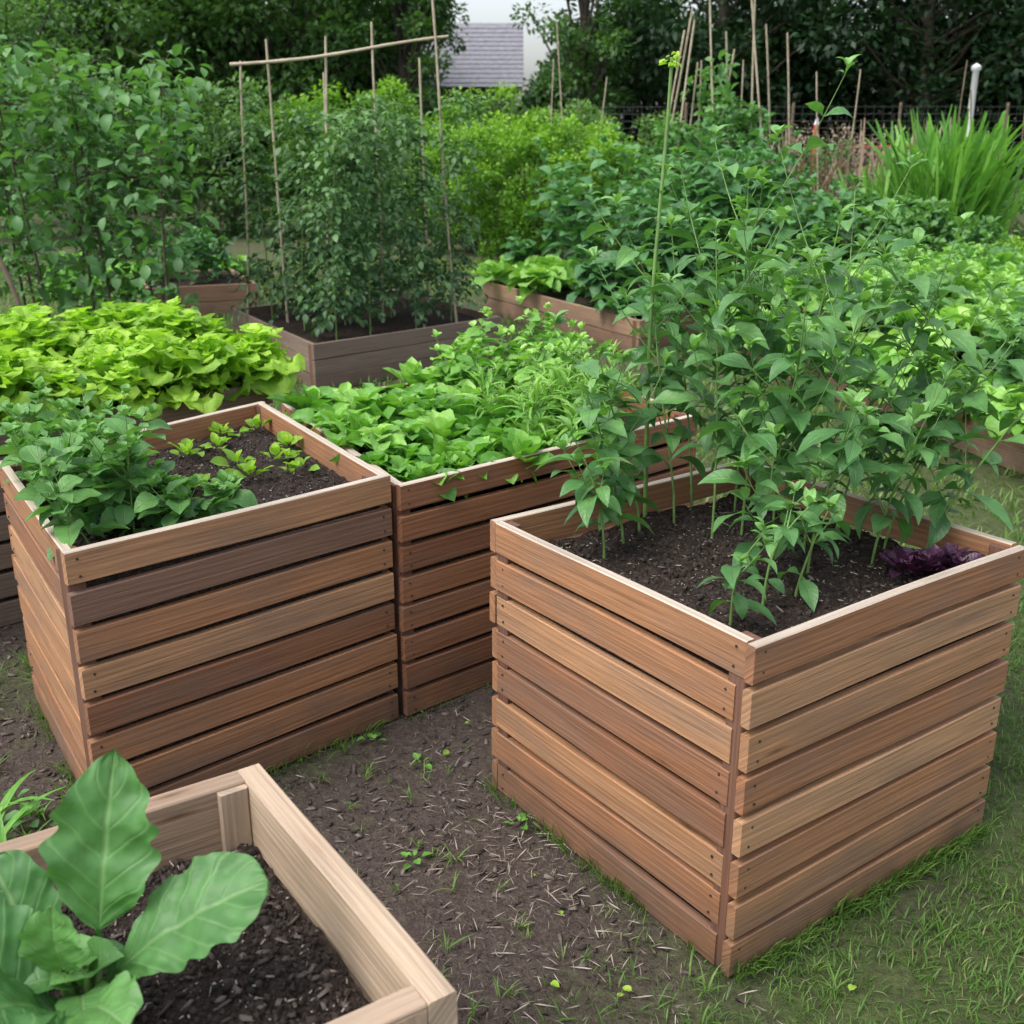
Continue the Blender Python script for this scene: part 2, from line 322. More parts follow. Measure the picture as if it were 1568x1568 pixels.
def planter(c,h,nb,mat,topmat,thick=.024,gap=.018,post=.045,inset=0.,soil=.09,postmat='post',crumbs=600,rfun=None,fine=1.,perl=9):
    """inset = exposed width of the corner post on side 3 at its last corner"""
    c=[np.array(p)*H for p in c]; par=empty('raised_planter')
    slats=MB(); posts=MB(); sc=MB()
    up=np.array([0,0,1.]); bh=(h-gap*(nb-1))/nb
    nrm=[]
    for i in range(4):
        p=c[i];q=c[(i+1)%4]; d=norm(q-p); n_in=np.array([-d[1],d[0]]); nrm.append((d,n_in))
    for i in range(4):
        p=c[i];q=c[(i+1)%4];d,n_in=nrm[i]; d3=np.array([d[0],d[1],0]);n3=np.array([n_in[0],n_in[1],0])
        for k in range(nb):
            z=h-bh/2-k*(bh+gap)
            i0=i1=0.0 if i%2==0 else thick+.001
            if i==3 and k>0: i1=thick+max(inset,.001)
            e=U(-.003,.003)
            P0=np.array([*p,z])+d3*(i0+(e if i%2==0 else 0))+n3*thick/2; P1=np.array([*q,z])-d3*(i1+(e if i%2==0 else 0))+n3*thick/2
            r=rfun(i,k) if rfun else float(rng.random())
            P0[2]+=U(-.0025,.0025);P1[2]+=U(-.0025,.0025)
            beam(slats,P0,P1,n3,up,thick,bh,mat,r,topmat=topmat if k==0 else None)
            for end,sg in((P0,1),(P1,-1)):
                for zz in(-.27,.27):
                    o=end+d3*sg*(.028+U(-.004,.004))+up*bh*zz-n3*(thick/2)
                    tube(slats,[o+n3*.003,o-n3*.0012],.0032,'screw',8)
                    an=np.linspace(0,2*math.pi,6,endpoint=False)
                    V=[o-n3*.0012+d3*.0032*math.cos(x)+up*.0032*math.sin(x) for x in an]
                    slats.add(V,[(0,1,2,3),(0,3,4,5)],np.zeros((6,3)),'screw')
    for i in range(4):
        dA,nA=nrm[i]; dB,nB=nrm[(i-1)%4]
        if i%2==0: full_n=nA; oth_n=nB
        else: full_n=nB; oth_n=nA
        ctr=c[i]+full_n*(thick+.001+post/2)+oth_n*(.003+post/2)
        F3=np.array([*full_n,0]);O3=np.array([*oth_n,0])
        beam(posts,[*ctr,0.0],[*ctr,h-.006],F3,O3,post,post,postmat,float(rng.random()),warp=0)
    cc=np.array(c); ctr=cc.mean(0)
    def insetq(dist):
        out=[]
        for i in range(4):
            d0,n0=nrm[i]; d1,n1=nrm[(i-1)%4]
            A2=np.array([n0,n1]); b=np.array([n0@c[i]+dist,n1@c[i]+dist]); out.append(np.linalg.solve(A2,b))
        return np.array(out)
    ic=insetq(thick+.003); nn=70
    s,t=np.meshgrid(np.linspace(0,1,nn),np.linspace(0,1,nn)); XY=Q(ic,s,t)
    zf=lambda x,y:h-soil+.035*(fbm(x,y,6)-.5)+.035*(fbm(x,y,30,4)-.5)
    V=np.concatenate([XY,zf(XY[...,0],XY[...,1])[...,None]],2).reshape(-1,3)
    F=[(j*nn+i,j*nn+i+1,(j+1)*nn+i+1,(j+1)*nn+i) for j in range(nn-1) for i in range(nn-1)]
    sc.add(V,F,np.zeros((len(V),3)),'soil')
    for i in range(4):
        a=ic[i];b=ic[(i+1)%4]
        sc.add([(*a,.01),(*b,.01),(*b,h-soil-.012),(*a,h-soil-.012)],[(0,1,2,3)],np.zeros((4,3)),'soil')
    n=crumbs
    if n:
        s=U(.01,.99,n);t=U(.01,.99,n);XY=Q(ic,s,t)
        P=np.column_stack([XY,zf(XY[:,0],XY[:,1])+.0005]); R=basis(dirs(U(0,6.28,n),U(-1.5,1.5,n)))
        sz=(.002+.010*rng.random(n)**5)*fine
        scatter(sc,T_lump,P,R,np.column_stack([sz*U(.6,1.3,n),sz*U(.8,1.6,n),sz*.7]),rng.random(n),'crumb')
        m=n//perl; s=U(.01,.99,m);t=U(.01,.99,m);XY=Q(ic,s,t); P=np.column_stack([XY,zf(XY[:,0],XY[:,1])+.003])
        R=basis(dirs(U(0,6.28,m),U(-.3,.3,m)))
        scatter(sc,T_lump,P,R,np.column_stack([U(.001,.003,m),.002+.012*rng.random(m)**2,U(.0008,.002,m)]),rng.random(m),'straw')
        # a few larger bark flakes
        m=n//60; s=U(.03,.97,m);t=U(.03,.97,m);XY=Q(ic,s,t); P=np.column_stack([XY,zf(XY[:,0],XY[:,1])+.004])
        scatter(sc,T_lump,P,basis(dirs(U(0,6.28,m),U(-.3,.3,m))),np.column_stack([U(.004,.010,m),U(.008,.026,m),U(.001,.004,m)]),rng.random(m),'chip')
    slats.obj('slats',par,False); posts.obj('posts',par,False); sc.obj('soil',par,True)
    return ic,h-soil
# ---------------------------------------------------------------- plants
def curve_pts(base,h,lean,n=8,wob=.02):
    t=np.linspace(0,1,n); p=np.zeros((n,3)); w=U(-1,1,4)
    p[:,0]=base[0]+lean[0]*t**1.6*h+wob*np.sin(t*5*w[0]+w[1])*t; p[:,1]=base[1]+lean[1]*t**1.6*h+wob*np.sin(t*5*w[2]+w[3])*t
    p[:,2]=base[2]+h*t*(1-.1*(lean[0]**2+lean[1]**2)); return p
def at(p,t):
    x=t*(len(p)-1); i=np.minimum(np.floor(x).astype(int),len(p)-2); f=(x-i)[:,None]; return p[i]*(1-f)+p[i+1]*f
def stem_plant(mb,base,h,lean=(0,0),leafL=.1,T=T_pep,mat='pepper',stem='stem',node=.045,nbr=5,start=.22,r0=.004,el0=.35,droop=.5,tip=True,brl=.4,bias=0.):
    def shoot(b,hh,ln,dirv,L,rr,st):
        if dirv is None: p=curve_pts(b,hh,ln)
        else:
            t=np.linspace(0,1,6)[:,None]; p=b+dirv*hh*t+np.array([0,0,1.])*hh*.35*t**2
        tube(mb,p,np.linspace(rr,rr*.4,len(p)),stem,5,.6)
        k=max(3,int(hh*(1-st)/node)); t=np.linspace(st,.98,k); c=at(p,t); az0=U(0,6.28)
        az=[];el=[];sz=[];P=[];r=[]
        for i in range(k):
            for s in(0,1):
                az.append(az0+i*1.57+s*3.14+U(-.5,.5)); tt=t[i]
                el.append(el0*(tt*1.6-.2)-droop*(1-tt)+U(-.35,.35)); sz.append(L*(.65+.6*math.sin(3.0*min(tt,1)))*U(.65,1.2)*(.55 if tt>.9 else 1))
                P.append(c[i]); r.append(.15+.5*tt*tt+U(-.15,.3)+bias)
        if tip:
            for s in range(5):
                az.append(U(0,6.28));el.append(U(.5,1.2));sz.append(L*U(.35,.6));P.append(p[-1]);r.append(U(.7,1))
        az=np.array(az);el=np.array(el)
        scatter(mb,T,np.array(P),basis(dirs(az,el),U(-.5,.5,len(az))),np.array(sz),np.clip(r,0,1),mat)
        return p
    p=shoot(np.array(base),h,lean,None,leafL,r0,start)
    for i in range(nbr):
        t=U(.3,.85); b=at(p,np.array([t]))[0]; a=U(0,6.28)
        shoot(b,h*brl*U(.5,1.1),None,norm(np.array([math.cos(a),math.sin(a),U(.5,1.3)])),leafL*.85,r0*.6,.2)
    return p
def rosette(mb,base,n,L,T,mat,elr=(.2,1.3),bias=0.,spread=.02,rr=(0,1),dome=.15):
    az=np.arange(n)*2.4+U(0,6)+U(-.3,.3,n); q=np.linspace(0,1,n)
    el=elr[0]+(elr[1]-elr[0])*q+U(-.2,.2,n); sz=L*(1-.35*q)*U(.75,1.2,n)
    P=np.array(base)+np.column_stack([np.cos(az)*spread*(1-q),np.sin(az)*spread*(1-q),q*L*dome])
    r=np.clip(rr[0]+(rr[1]-rr[0])*(.25+.55*q)+U(-.25,.25,n)+bias,0,1)
    scatter(mb,T,P,basis(dirs(az,el),U(-.45,.45,n)),sz,r,mat)
def tomato(mb,base,h,n):
    p=curve_pts(base,h,(U(-.08,.08),U(-.08,.08)),10,.03); tube(mb,p,np.linspace(.007,.003,10),'stem',5)
    t=U(.10,1,n); c=at(p,t); az=U(0,6.28,n); el=U(-.2,.9,n)*(.4+.6*t); L=U(.12,.34,n)*(1-.3*t)
    d=dirs(az,el); P=[];D=[];S=[];R=[]
    for j,(f,s) in enumerate([(.35,1),(.35,-1),(.6,1),(.6,-1),(.82,1),(.82,-1),(1,0)]):
        pos=c+d*(L*f)[:,None]; pos[:,2]-=L*.45*f*f
        aa=az+s*U(.7,1.2,n); dd=dirs(aa,el-.9*f+U(-.35,.35,n)); P.append(pos);D.append(dd);S.append(U(.04,.075,n)*(1.2 if s==0 else 1)); R.append(np.clip(.15+.5*t+U(-.25,.35,n),0,1))
    P=np.concatenate(P);D=np.concatenate(D);S=np.concatenate(S);R=np.concatenate(R)
    scatter(mb,T_small,P,basis(D,U(-.6,.6,len(P))),S,R,'tomato')
    for i in range(0,n,3):
        q=np.array([c[i],c[i]+d[i]*L[i]*.5+(0,0,-L[i]*.1),c[i]+d[i]*L[i]+(0,0,-L[i]*.45)]); tube(mb,q,.0015,'stem',3)
def cloud(mb,ctr,rad,ncl,nper,size,T,mat,clr=.3,flat=.6,bias=0.,shell=.5):
    cd=norm(rng.normal(size=(ncl,3))); cr=shell+(1-shell)*rng.random(ncl)**.5; cc=np.array(ctr)+cd*cr[:,None]*np.array(rad)
    cc=cc[cc[:,2]>.05]; ncl=len(cc)
    cs=U(.5,1.3,ncl)*clr
    ci=rng.integers(0,ncl,ncl*nper); n=len(ci)
    o=rng.normal(size=(n,3)); o=norm(o)*(rng.random(n)**.4)[:,None]; o[:,2]*=.75
    P=cc[ci]+o*cs[ci][:,None]; P[:,2]=np.maximum(P[:,2],.02)
    D=norm(o+.5*rng.normal(size=(n,3))+np.array([0,0,-.1])); 
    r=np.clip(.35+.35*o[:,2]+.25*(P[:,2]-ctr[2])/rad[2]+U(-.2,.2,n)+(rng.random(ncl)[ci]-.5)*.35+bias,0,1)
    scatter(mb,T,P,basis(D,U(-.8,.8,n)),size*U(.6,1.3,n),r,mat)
    return cc
def tree(name,x,y,h,r,mat,ncl=60,nper=170,size=.22,cz=.6,rz=.42):
    mb=MB(); tp=curve_pts((x,y,0),h*.8,(U(-.08,.08),U(-.08,.08)),9,.15)
    tube(mb,tp,np.linspace(.03*h*.8,.01*h*.5,9),'bark',8)
    cc=cloud(mb,(x,y,h*cz),(r,r,h*rz),ncl,nper,size,[rh],mat,clr=r*.3,shell=.35)
    for i in range(0,len(cc),2):
        t=np.array([np.clip((cc[i][2]/h)*.75,.15,.95)]); b=at(tp,t)[0]; m=(b+cc[i])/2+(0,0,-.2)
        tube(mb,[b,m,cc[i]],[.05,.035,.01],'bark',5)
    return mb.obj(name)
# ================================================================= GROUND
def gmask(x,y):
    X=x/H;Y=y/H
    n=fbm(x,y,1.6,5)-.5
    path=sstep(X+.45*n,.05,.30)
    far=sstep(Y+.6*n,2.15,2.6)
    g=np.maximum(path,far)
    g=np.maximum(g,.45*sstep(fbm(x,y,2.3,9),.52,.68))
    worn=sstep(fbm(x,y,1.7,11),.47,.66)*.5
    return np.clip(g-worn*g,0,1)
def gz(x,y): return .02*(fbm(x,y,1.5,3)-.5)*np.exp(-((x/9)**2+(y/14)**2)*0.2)-.006
xs=np.concatenate([[-600,-300,-150,-80,-50,-35,-25],np.arange(-20,-3,.5),np.arange(-3,3,.03),np.arange(3,20,.5),[25,35,50,80,150,300,600]])
ys=np.concatenate([[-300,-100,-40,-20,-10,-5,-2],np.arange(0,1.5,.1),np.arange(1.5,5,.03),np.arange(5,20,.3),[22,25,30,40,60,100,200,400,900]])
X,Y=np.meshgrid(xs,ys); Z=gz(X,Y)+np.where((np.abs(X)<3)&(Y>1.5)&(Y<5),.012*(fbm(X,Y,14,8)-.5),0)
mb=MB(); nx=len(xs); V=np.stack([X,Y,Z],2).reshape(-1,3)
ii,jj=np.meshgrid(np.arange(nx-1),np.arange(len(ys)-1)); b=(jj*nx+ii).ravel()
F=np.stack([b,b+1,b+nx+1,b+nx],1); A=np.zeros((len(V),3)); A[:,0]=gmask(X,Y).ravel()
mb.add(V,F,A,'ground'); mb.obj('ground')
BA=[(.272,1.11),(.712,1.422),(.408,1.847),(-.032,1.535)]
BB=[(-.606,1.39),(-.2035,1.753),(-.534,2.289),(-.896,1.84)]
BC=[(-.188,1.755),(.392,2.25),(.076,2.85),(-.504,2.35)]
BD=[(-.0405,.6497),(-.2525,.9628),(-.607,.737),(-.395,.425)]
BE=[(-1.35,1.90),(-.578,2.60),(-.92,3.08),(-1.70,2.38)]
BF=[(-.79,4.36),(-.05,5.06),(-.60,6.0),(-1.34,5.3)]
BG=[(.59,5.09),(2.3,6.9),(1.5,8.3),(-.167,6.49)]
BH=[(1.68,2.85),(3.5,3.9),(2.6,6.3),(1.0,5.2)]
BI=[(-2.0,6.1),(-1.45,6.35),(-1.75,7.0),(-2.3,6.8)]
ALL=[BA,BB,BC,BD,BE,BF,BG,BH,BI]
def inside(c,x,y,mar=0):
    c=np.array(c)*H; ok=np.ones(len(x),bool)
    for i in range(4):
        p=c[i];q=c[(i+1)%4]; d=norm(q-p); ok&=(-(x-p[0])*d[1]+(y-p[1])*d[0])>-mar
    return ok
def clear(x,y,mar=.0):
    k=np.zeros(len(x),bool)
    for c in ALL: k|=inside(c,x,y,mar)
    return ~k
def grassfield(x0,x1,y0,y1,n,L,T,thr=.0,rb=0.,wide=1.):
    x=U(x0,x1,n);y=U(y0,y1,n); k=clear(x,y,.004)&(np.abs(x)<.55*y+.4)
    g=gmask(x,y); k&=rng.random(n)<np.maximum(g**1.3,thr)*(.25+.75*sstep(fbm(x,y,7,2),.3,.6)); x=x[k];y=y[k]; n=len(x)
    P=np.column_stack([x,y,gz(x,y)-.004]); sz=L*U(.5,1.3,n)*(.7+.7*fbm(x,y,4,7))
    r=np.clip(.35*rng.random(n)+.45*fbm(x,y,2.5,6)+rb+(rng.random(n)>.92)*.5,0,1)
    mb=MB(); scatter(mb,T,P,basis(dirs(U(0,6.28,n),U(.3,1.4,n))),np.column_stack([sz*wide,sz,sz]),r,'grass')
    return mb
mb=grassfield(-.3,2.4,1.6,4.6,80000,.040,T_blade3,rb=-.02,wide=.9)
# tufts growing against the foot of the boxes
for c,i,n,m in ((BA,0,900,.7),(BA,3,350,.4),(BB,0,220,.3),(BB,3,200,.3),(BC,0,120,.3),(BD,1,150,.3)):
    p=np.array(c[i])*H;q=np.array(c[(i+1)%4])*H;d=norm(q-p);no=np.array([d[1],-d[0]])
    t=rng.random(n); t=t[fbm(t*3,t*0+i+c[0][0]*9,2.2)>(.5-m*.3)]; n=len(t)
    xy=p+(q-p)*t[:,None]+no*(.004+.03*rng.random(n)[:,None]**2)
    P=np.column_stack([xy,np.full(n,-.008)]); s=U(.025,.085,n)*(.5+fbm(t*4,t*0,3))
    az=math.atan2(no[1],no[0])+U(-1.3,1.3,n)
    scatter(mb,T_blade3,P,basis(dirs(az,U(.7,1.45,n))),np.column_stack([s*.8,s,s]),np.clip(U(.1,.8,n),0,1),'grass')
mb.obj('grass')
grassfield(-2.6,.9,1.6,4.4,14000,.03,T_blade3,thr=.02).obj('grass')
grassfield(-8,8,4.2,16,120000,.075,T_blade3,wide=1.6,rb=.1).obj('grass')
mb=MB(); n=24000; x=U(-2.4,1.3,n);y=U(1.7,4.3,n); k=clear(x,y,.0)&(gmask(x,y)<U(.1,1.0,n)); x=x[k];y=y[k];n=len(x)
P=np.column_stack([x,y,gz(x,y)+.003]); R=basis(dirs(U(0,6.28,n),U(-.3,.3,n)),U(-.5,.5,n)); s=.002+.013*rng.random(n)**4
scatter(mb,T_lump,P,R,np.column_stack([s*U(.3,.9,n),s*U(.8,2.6,n),s*.35]),rng.random(n)**1.1,'chip')
n=2100; x=np.concatenate([U(-1,.9,700),rng.normal(.08,.24,1400)]);y=np.concatenate([U(1.75,4,700),rng.normal(2.3,.3,1400)])
k=clear(x,y); x=x[k];y=y[k];n=len(x); P=np.column_stack([x,y,gz(x,y)+.008+.004*rng.random(n)])
L=.008+.045*rng.random(n)**1.8; scatter(mb,T_blade,P,basis(dirs(U(0,6.28,n),U(-.12,.25,n)),U(-1,1,n)),np.column_stack([L*.8,L,L*.3]),rng.random(n)*.9,'straw')
mb.obj('mulch')
mb=MB()
wx=U(-1.0,.8,120);wy=U(1.8,3.4,120);k=clear(wx,wy,.02)
for x,y in zip(wx[k],wy[k]):
    n=rng.integers(4,14); scatter(mb,T_blade,np.tile([x,y,0.],(n,1))+U(-.008,.008,(n,3))*[1,1,0],basis(dirs(U(0,6.28,n),U(.2,1.3,n))),U(.03,.08,n)*U(.5,1.1),U(.4,.8,n),'grass')
for x,y in [(-.33,3.12),(-.42,2.92),(-.27,2.80),(-.38,3.2),(.02,2.5),(-.25,2.35)]:
    rosette(mb,(x,y,.005),6,.035,T_ova,'spin',(.1,.8))
n=26; x=U(-.7,.9,n);y=U(1.85,3.3,n);k=clear(x,y,.03);x=x[k];y=y[k];n=len(x)
scatter(mb,T_ova,np.column_stack([x,y,np.full(n,.008)]),basis(dirs(U(0,6.28,n),U(-.1,.25,n)),U(-.5,.5,n)),U(.015,.035,n),U(.2,1,n),'lettuce')
mb.obj('path_weed')
# ================================================================= PLANTERS
def rA(i,k):
    return [.66,.60,.85,.35,.30,.78,.5,.42][k] if i==3 else [.45,.9,.8,.5,.95,.6,.78,.7][k] if i==0 else .6
def rB(i,k):
    return [.82,.06,.6,.9,.25,.55,.62,.35][k] if i==0 else [.7,.4,.9,.8,.75,.7,.5,.6][k] if i==3 else .5
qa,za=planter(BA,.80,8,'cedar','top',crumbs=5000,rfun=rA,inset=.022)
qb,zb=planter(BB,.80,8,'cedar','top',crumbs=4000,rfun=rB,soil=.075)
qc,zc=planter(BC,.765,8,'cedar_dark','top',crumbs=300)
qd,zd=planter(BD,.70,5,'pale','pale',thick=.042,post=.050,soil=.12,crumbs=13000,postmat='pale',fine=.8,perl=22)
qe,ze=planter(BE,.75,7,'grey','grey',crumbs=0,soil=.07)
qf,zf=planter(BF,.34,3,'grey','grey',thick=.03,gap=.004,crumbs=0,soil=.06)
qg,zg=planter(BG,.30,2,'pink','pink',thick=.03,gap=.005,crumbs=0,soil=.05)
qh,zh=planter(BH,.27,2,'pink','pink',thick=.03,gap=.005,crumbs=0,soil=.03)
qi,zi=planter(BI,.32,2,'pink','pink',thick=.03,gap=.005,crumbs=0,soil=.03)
# ---- planter A
PA=[(.135,1.50,.36,(-.25,-.1)),(.20,1.62,.50,(-.25,0)),(.17,1.56,.42,(-.3,0)),(.26,1.66,.66,(-.15,.1)),(.31,1.60,.82,(-.05,0)),(.37,1.73,.92,(0,.05)),(.43,1.66,.84,(.1,0)),(.44,1.55,.66,(.1,-.1)),
    (.385,1.52,.60,(0,-.1)),(.50,1.60,.72,(.3,0)),(.56,1.55,.58,(.45,0)),(.60,1.50,.48,(.5,-.05)),(.52,1.48,.50,(.25,-.1)),(.36,1.62,.72,(0,0)),(.34,1.43,.38,(0,-.1)),(.42,1.45,.44,(.1,-.15)),(.275,1.265,.25,(.15,-.1)),(.33,1.33,.27,(.25,-.1)),(.38,1.36,.24,(.15,-.1)),(.30,1.74,.80,(-.1,.1)),(.47,1.74,.74,(.2,.1)),(.56,1.64,.66,(.45,.1))]
for x,y,h,ln in PA:
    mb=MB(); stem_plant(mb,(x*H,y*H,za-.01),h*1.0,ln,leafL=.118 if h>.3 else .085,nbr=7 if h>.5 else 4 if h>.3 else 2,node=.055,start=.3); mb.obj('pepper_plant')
mb=MB(); p=curve_pts((.215*H,1.68*H,za-.01),1.22,(0,.0),10,.02); tube(mb,p,np.linspace(.007,.0045,10),'stem',6)
n=22;t=U(.3,.8,n); scatter(mb,T_pep,at(p,t),basis(dirs(U(0,6.28,n),U(-.4,.6,n))),U(.04,.09,n),U(.3,.9,n),'pepper')
cloud(mb,tuple(p[-1]),(.012,.012,.03),4,6,.02,T_small,'lettuce',clr=.01,bias=.3); mb.obj('flowering_stem')
mb=MB()
for i in range(9): rosette(mb,((.585+U(-.04,.035))*H,(1.425+U(-.015,.03))*H,za+.02),11,.075,T_ova,'purple',(.3,1.3))
mb.obj('purple_basil_plant')
# ---- planter B
mb=MB()
for s,t in [(.08,.15),(.1,.35),(.08,.55),(.1,.75),(.12,.92),(.22,.2),(.24,.42),(.20,.62),(.2,.85),(.36,.12),(.36,.30),(.48,.10),(.16,.28),(.16,.5),(.30,.3)]:
    p=Q(qb,s,t); stem_plant(mb,(p[0],p[1],zb-.01),(.20 if s<.3 else .10)*U(.85,1.2),(-.5 if s<.15 else 0,-.3 if t<.2 else 0),leafL=.092,T=T_ova,mat='basil',nbr=5,node=.028,start=.15,el0=.6,brl=.7,bias=.1)
mb.obj('potato_plant')
mb=MB()
for x,y in [(-.59,2.15),(-.519,2.19),(-.425,2.05),(-.431,1.969),(-.493,1.929),(-.56,2.05),(-.46,1.86),(-.62,2.0),(-.39,1.90),(-.52,1.80)]:
    for k in range(2): rosette(mb,(x*H+U(-.02,.02),y*H+U(-.02,.02),zb+.012),5,.068*U(.7,1.2),T_ova,'lettuce',(.4,1.2),bias=-.35)
mb.obj('lettuce_seedling')
# ---- planter C
mb=MB()
for i in range(8):
    for j in range(10):
        s=.04+.60*i/7+U(-.03,.03);t=.04+.92*j/9+U(-.03,.03); p=Q(qc,s,t)
        m='spin' if U()>.25 else 'bright'
        rosette(mb,(p[0],p[1],zc+U(-.01,.07)),17,U(.10,.16),T_spat if (i*3+j)%4 else T_ova,m,(.35,1.45),bias=U(-.3,.25),spread=.03)
mb.obj('spinach_plant')
mb=MB()
for k in range(12):
    p=Q(qc,U(.40,.72),U(.03,.4)); stem_plant(mb,(p[0],p[1],zc),U(.18,.28),(U(-.2,.2),U(-.2,.2)),leafL=.12,T=T_strap,mat='bright',nbr=3,node=.014,start=.05,el0=.9)
for k in range(20):
    p=Q(qc,U(.5,.98),U(.3,.97)); stem_plant(mb,(p[0],p[1],zc),U(.2,.34),(0,0),leafL=.08,T=T_ova,mat='spin' if k%2 else 'bright',nbr=4,node=.035)
mb.obj('herb_plant')
# ---- planter E lettuces
mb=MB()
for i in range(10):
    for j in range(4):
        s=.04+.92*i/9+U(-.025,.025);t=.05+.87*j/3+U(-.04,.04);p=Q(qe,s,t); L=U(.12,.17); hz=U(.06,.15)
        for q in range(3):
            a=U(0,6.28); rr=.07*U(.3,1); rosette(mb,(p[0]+rr*math.cos(a),p[1]+rr*math.sin(a),ze+hz+U(-.03,.06)),18,L,T_let,'lettuce',(-.1 if j==0 else .2,1.5),bias=U(-.3,.1),spread=.04,dome=.55)
mb.obj('lettuce_plant')
# ---- planter F tomatoes
for i,(s,t) in enumerate([(.15,.15),(.15,.45),(.12,.8),(.38,.14),(.36,.45),(.36,.8),(.62,.15),(.62,.45),(.6,.82),(.85,.16),(.86,.5),(.84,.85)]):
    p=Q(qf,s,t); mb=MB(); tomato(mb,(p[0]+U(-.05,.05),p[1]+U(-.05,.05),zf),U(1.2,1.75),140); mb.obj('tomato_plant')
par=empty('cane_trellis'); mb=MB()
def cane(mb,x0,y0,z0,x1,y1,z1,r=.011,mat='bamboo'):
    n=14;t=np.linspace(0,1,n)[:,None]; p=np.array([x0,y0,z0])*(1-t)+np.array([x1,y1,z1])*t; w=U(-.018,.018,3); p=p+np.sin(t*5)*w
    rr=np.full(n,r); rr[::3]*=1.18; tube(mb,p,rr*np.linspace(1.1,.85,n),mat,7)
for bx,tx,ty,y in [(-1.04,-1.055,2.40,5.12),(-.87,-.86,2.20,5.4),(-.85,-.80,2.42,5.12),(-.60,-.59,2.50,5.1),(-.40,-.41,2.28,5.3),(-.25,-.345,2.80,5.06),(-1.25,-1.18,2.25,5.2)]:
    cane(mb,bx*H,y*H,.2,tx*H,y*H,ty,.010)
mb.obj('upright_canes',par); mb=MB(); cane(mb,-1.21*H,5.09*H,2.22,-.26*H,5.09*H,2.40,.012); mb.obj('cross_cane',par)
# ---- planter G
mb=MB()
for i in range(46):
    s=U(.04,.97);t=U(.04,.97);p=Q(qg,s,t); hh=U(.4,.85)+.3*(t>.4)
    stem_plant(mb,(p[0],p[1],zg),hh if s>.12 else .35,(U(-.2,.2),U(-.2,.2)),leafL=.20,T=T_ova_lo,mat='kale',nbr=7,node=.08,start=.05,brl=.6,bias=.1)
mb.obj('bean_plant')
mb=MB()
for i in range(34):
    p=Q(qg,U(0,.75),U(-.01,.14)); rosette(mb,(p[0],p[1],zg+U(0,.1)),16,.24,T_spat,'kale',(.3,1.4),spread=.04)
for i in range(12):
    p=Q(qg,U(0,.2),U(.6,.98)); rosette(mb,(p[0],p[1],zg+.05),16,.32,T_spat,'bright',(.3,1.4),spread=.04)
mb.obj('chard_plant')
# ---- planter H
mb=MB()
for i in range(110):
    p=Q(qh,U(-.03,.9),U(.38,.99)); rosette(mb,(p[0],p[1],zh+U(.08,.36)),20,U(.17,.27),T_spat,'bright',(.25,1.45),bias=U(-.2,.35),spread=.07)
for i in range(46):
    p=Q(qh,U(-.045,.03),.12+.86*(i+.5)/46); rosette(mb,(p[0],p[1],zh+U(.0,.12)),16,U(.16,.24),T_spat,'bright' if i%3 else 'spin',(-.35,1.3),bias=U(-.4,.1),spread=.06)
mb.obj('lettuce_plant')
mb=MB()
for i in range(60):
    p=Q(qh,U(-.02,.9),U(.05,.95)); stem_plant(mb,(p[0],p[1],zh),U(.3,.58),(U(-.35,.2),U(-.2,.2)),leafL=.14,T=T_ova,mat='pepper' if i%3 else 'bright',nbr=7,node=.05,start=.05,brl=.65,bias=.15)
mb.obj('kale_plant')
mb=MB()
for i in range(8):
    p=Q(qi,U(.1,.9),U(.1,.9)); stem_plant(mb,(p[0],p[1],zi),U(.3,.5),(0,0),leafL=.16,T=T_ova_lo,mat='kale',nbr=5,node=.06,start=.05)
mb.obj('cabbage_plant')
# ---- planter D big leaf plant
def bigleaf(mb,base,tip,L,W,up,r,fold=.25,droop=.7,ruf=.12,a=.55,b=.55,pet=.12,lobes=.03,rf=3.3):
    t=leaf_t(nv=56,nu=18,a=a,b=b,k=W/L/2,fold=fold,droop=droop,ruf=ruf,rf=rf,pet=pet,ph=U(0,6),lobes=lobes,lf=14)
    v=t[0]; au=np.abs(t[2][:,0]); vv=t[2][:,1]
    v[:,2]+=.014*np.sin((vv*7-au*1.7)*6.283)*au*(1-au*.4)*W/L*2+.014*(vnoise(v[:,0]+r*9,v[:,1],14,3)-.5)*2
    v[:,0]*=1+.05*(vnoise(v[:,1]*0+r*5,v[:,1],30,5)-.5)
    base=np.array(base);d=np.array(tip)-base
    R=basis(d[None],np.zeros(1),up=up); mb.inst(t,base[None],R,np.array([L]),np.array([r]),'chard')
mb=MB(); b0=np.array((-.335*H,.69*H,zd))
def hp(x,y,z): return np.array((x*H,y*H,H+z*H))
bigleaf(mb,b0+(.015,.03,.10),hp(-.308,.745,-.440),.285,.15,(.12,-1,.45),.50,fold=.3,droop=.3,ruf=.16,a=.75,b=.85,lobes=.06)
bigleaf(mb,b0+(.03,.0,.07),hp(-.195,.70,-.525),.275,.145,(-.3,-.5,1),.5,fold=.18,droop=.7,ruf=.07,a=.7,b=.45,lobes=.025)
bigleaf(mb,b0+(-.03,-.03,.04),hp(-.42,.655,-.545),.23,.16,(.25,-.6,1),.25,droop=.7,a=.7,b=.5,ruf=.1)
bigleaf(mb,b0+(-.02,-.05,.06),hp(-.37,.58,-.53),.21,.15,(0,-.4,1),.35,droop=.9,a=.7,b=.5,ruf=.1)
bigleaf(mb,b0+(.02,-.04,.06),hp(-.27,.60,-.56),.17,.10,(0,-.3,1),.8,droop=1.0,a=.8,b=.5)
bigleaf(mb,b0+(-.01,-.01,.09),hp(-.335,.63,-.485),.15,.085,(0,-.8,.6),.8,droop=.7,a=.8,b=.6)
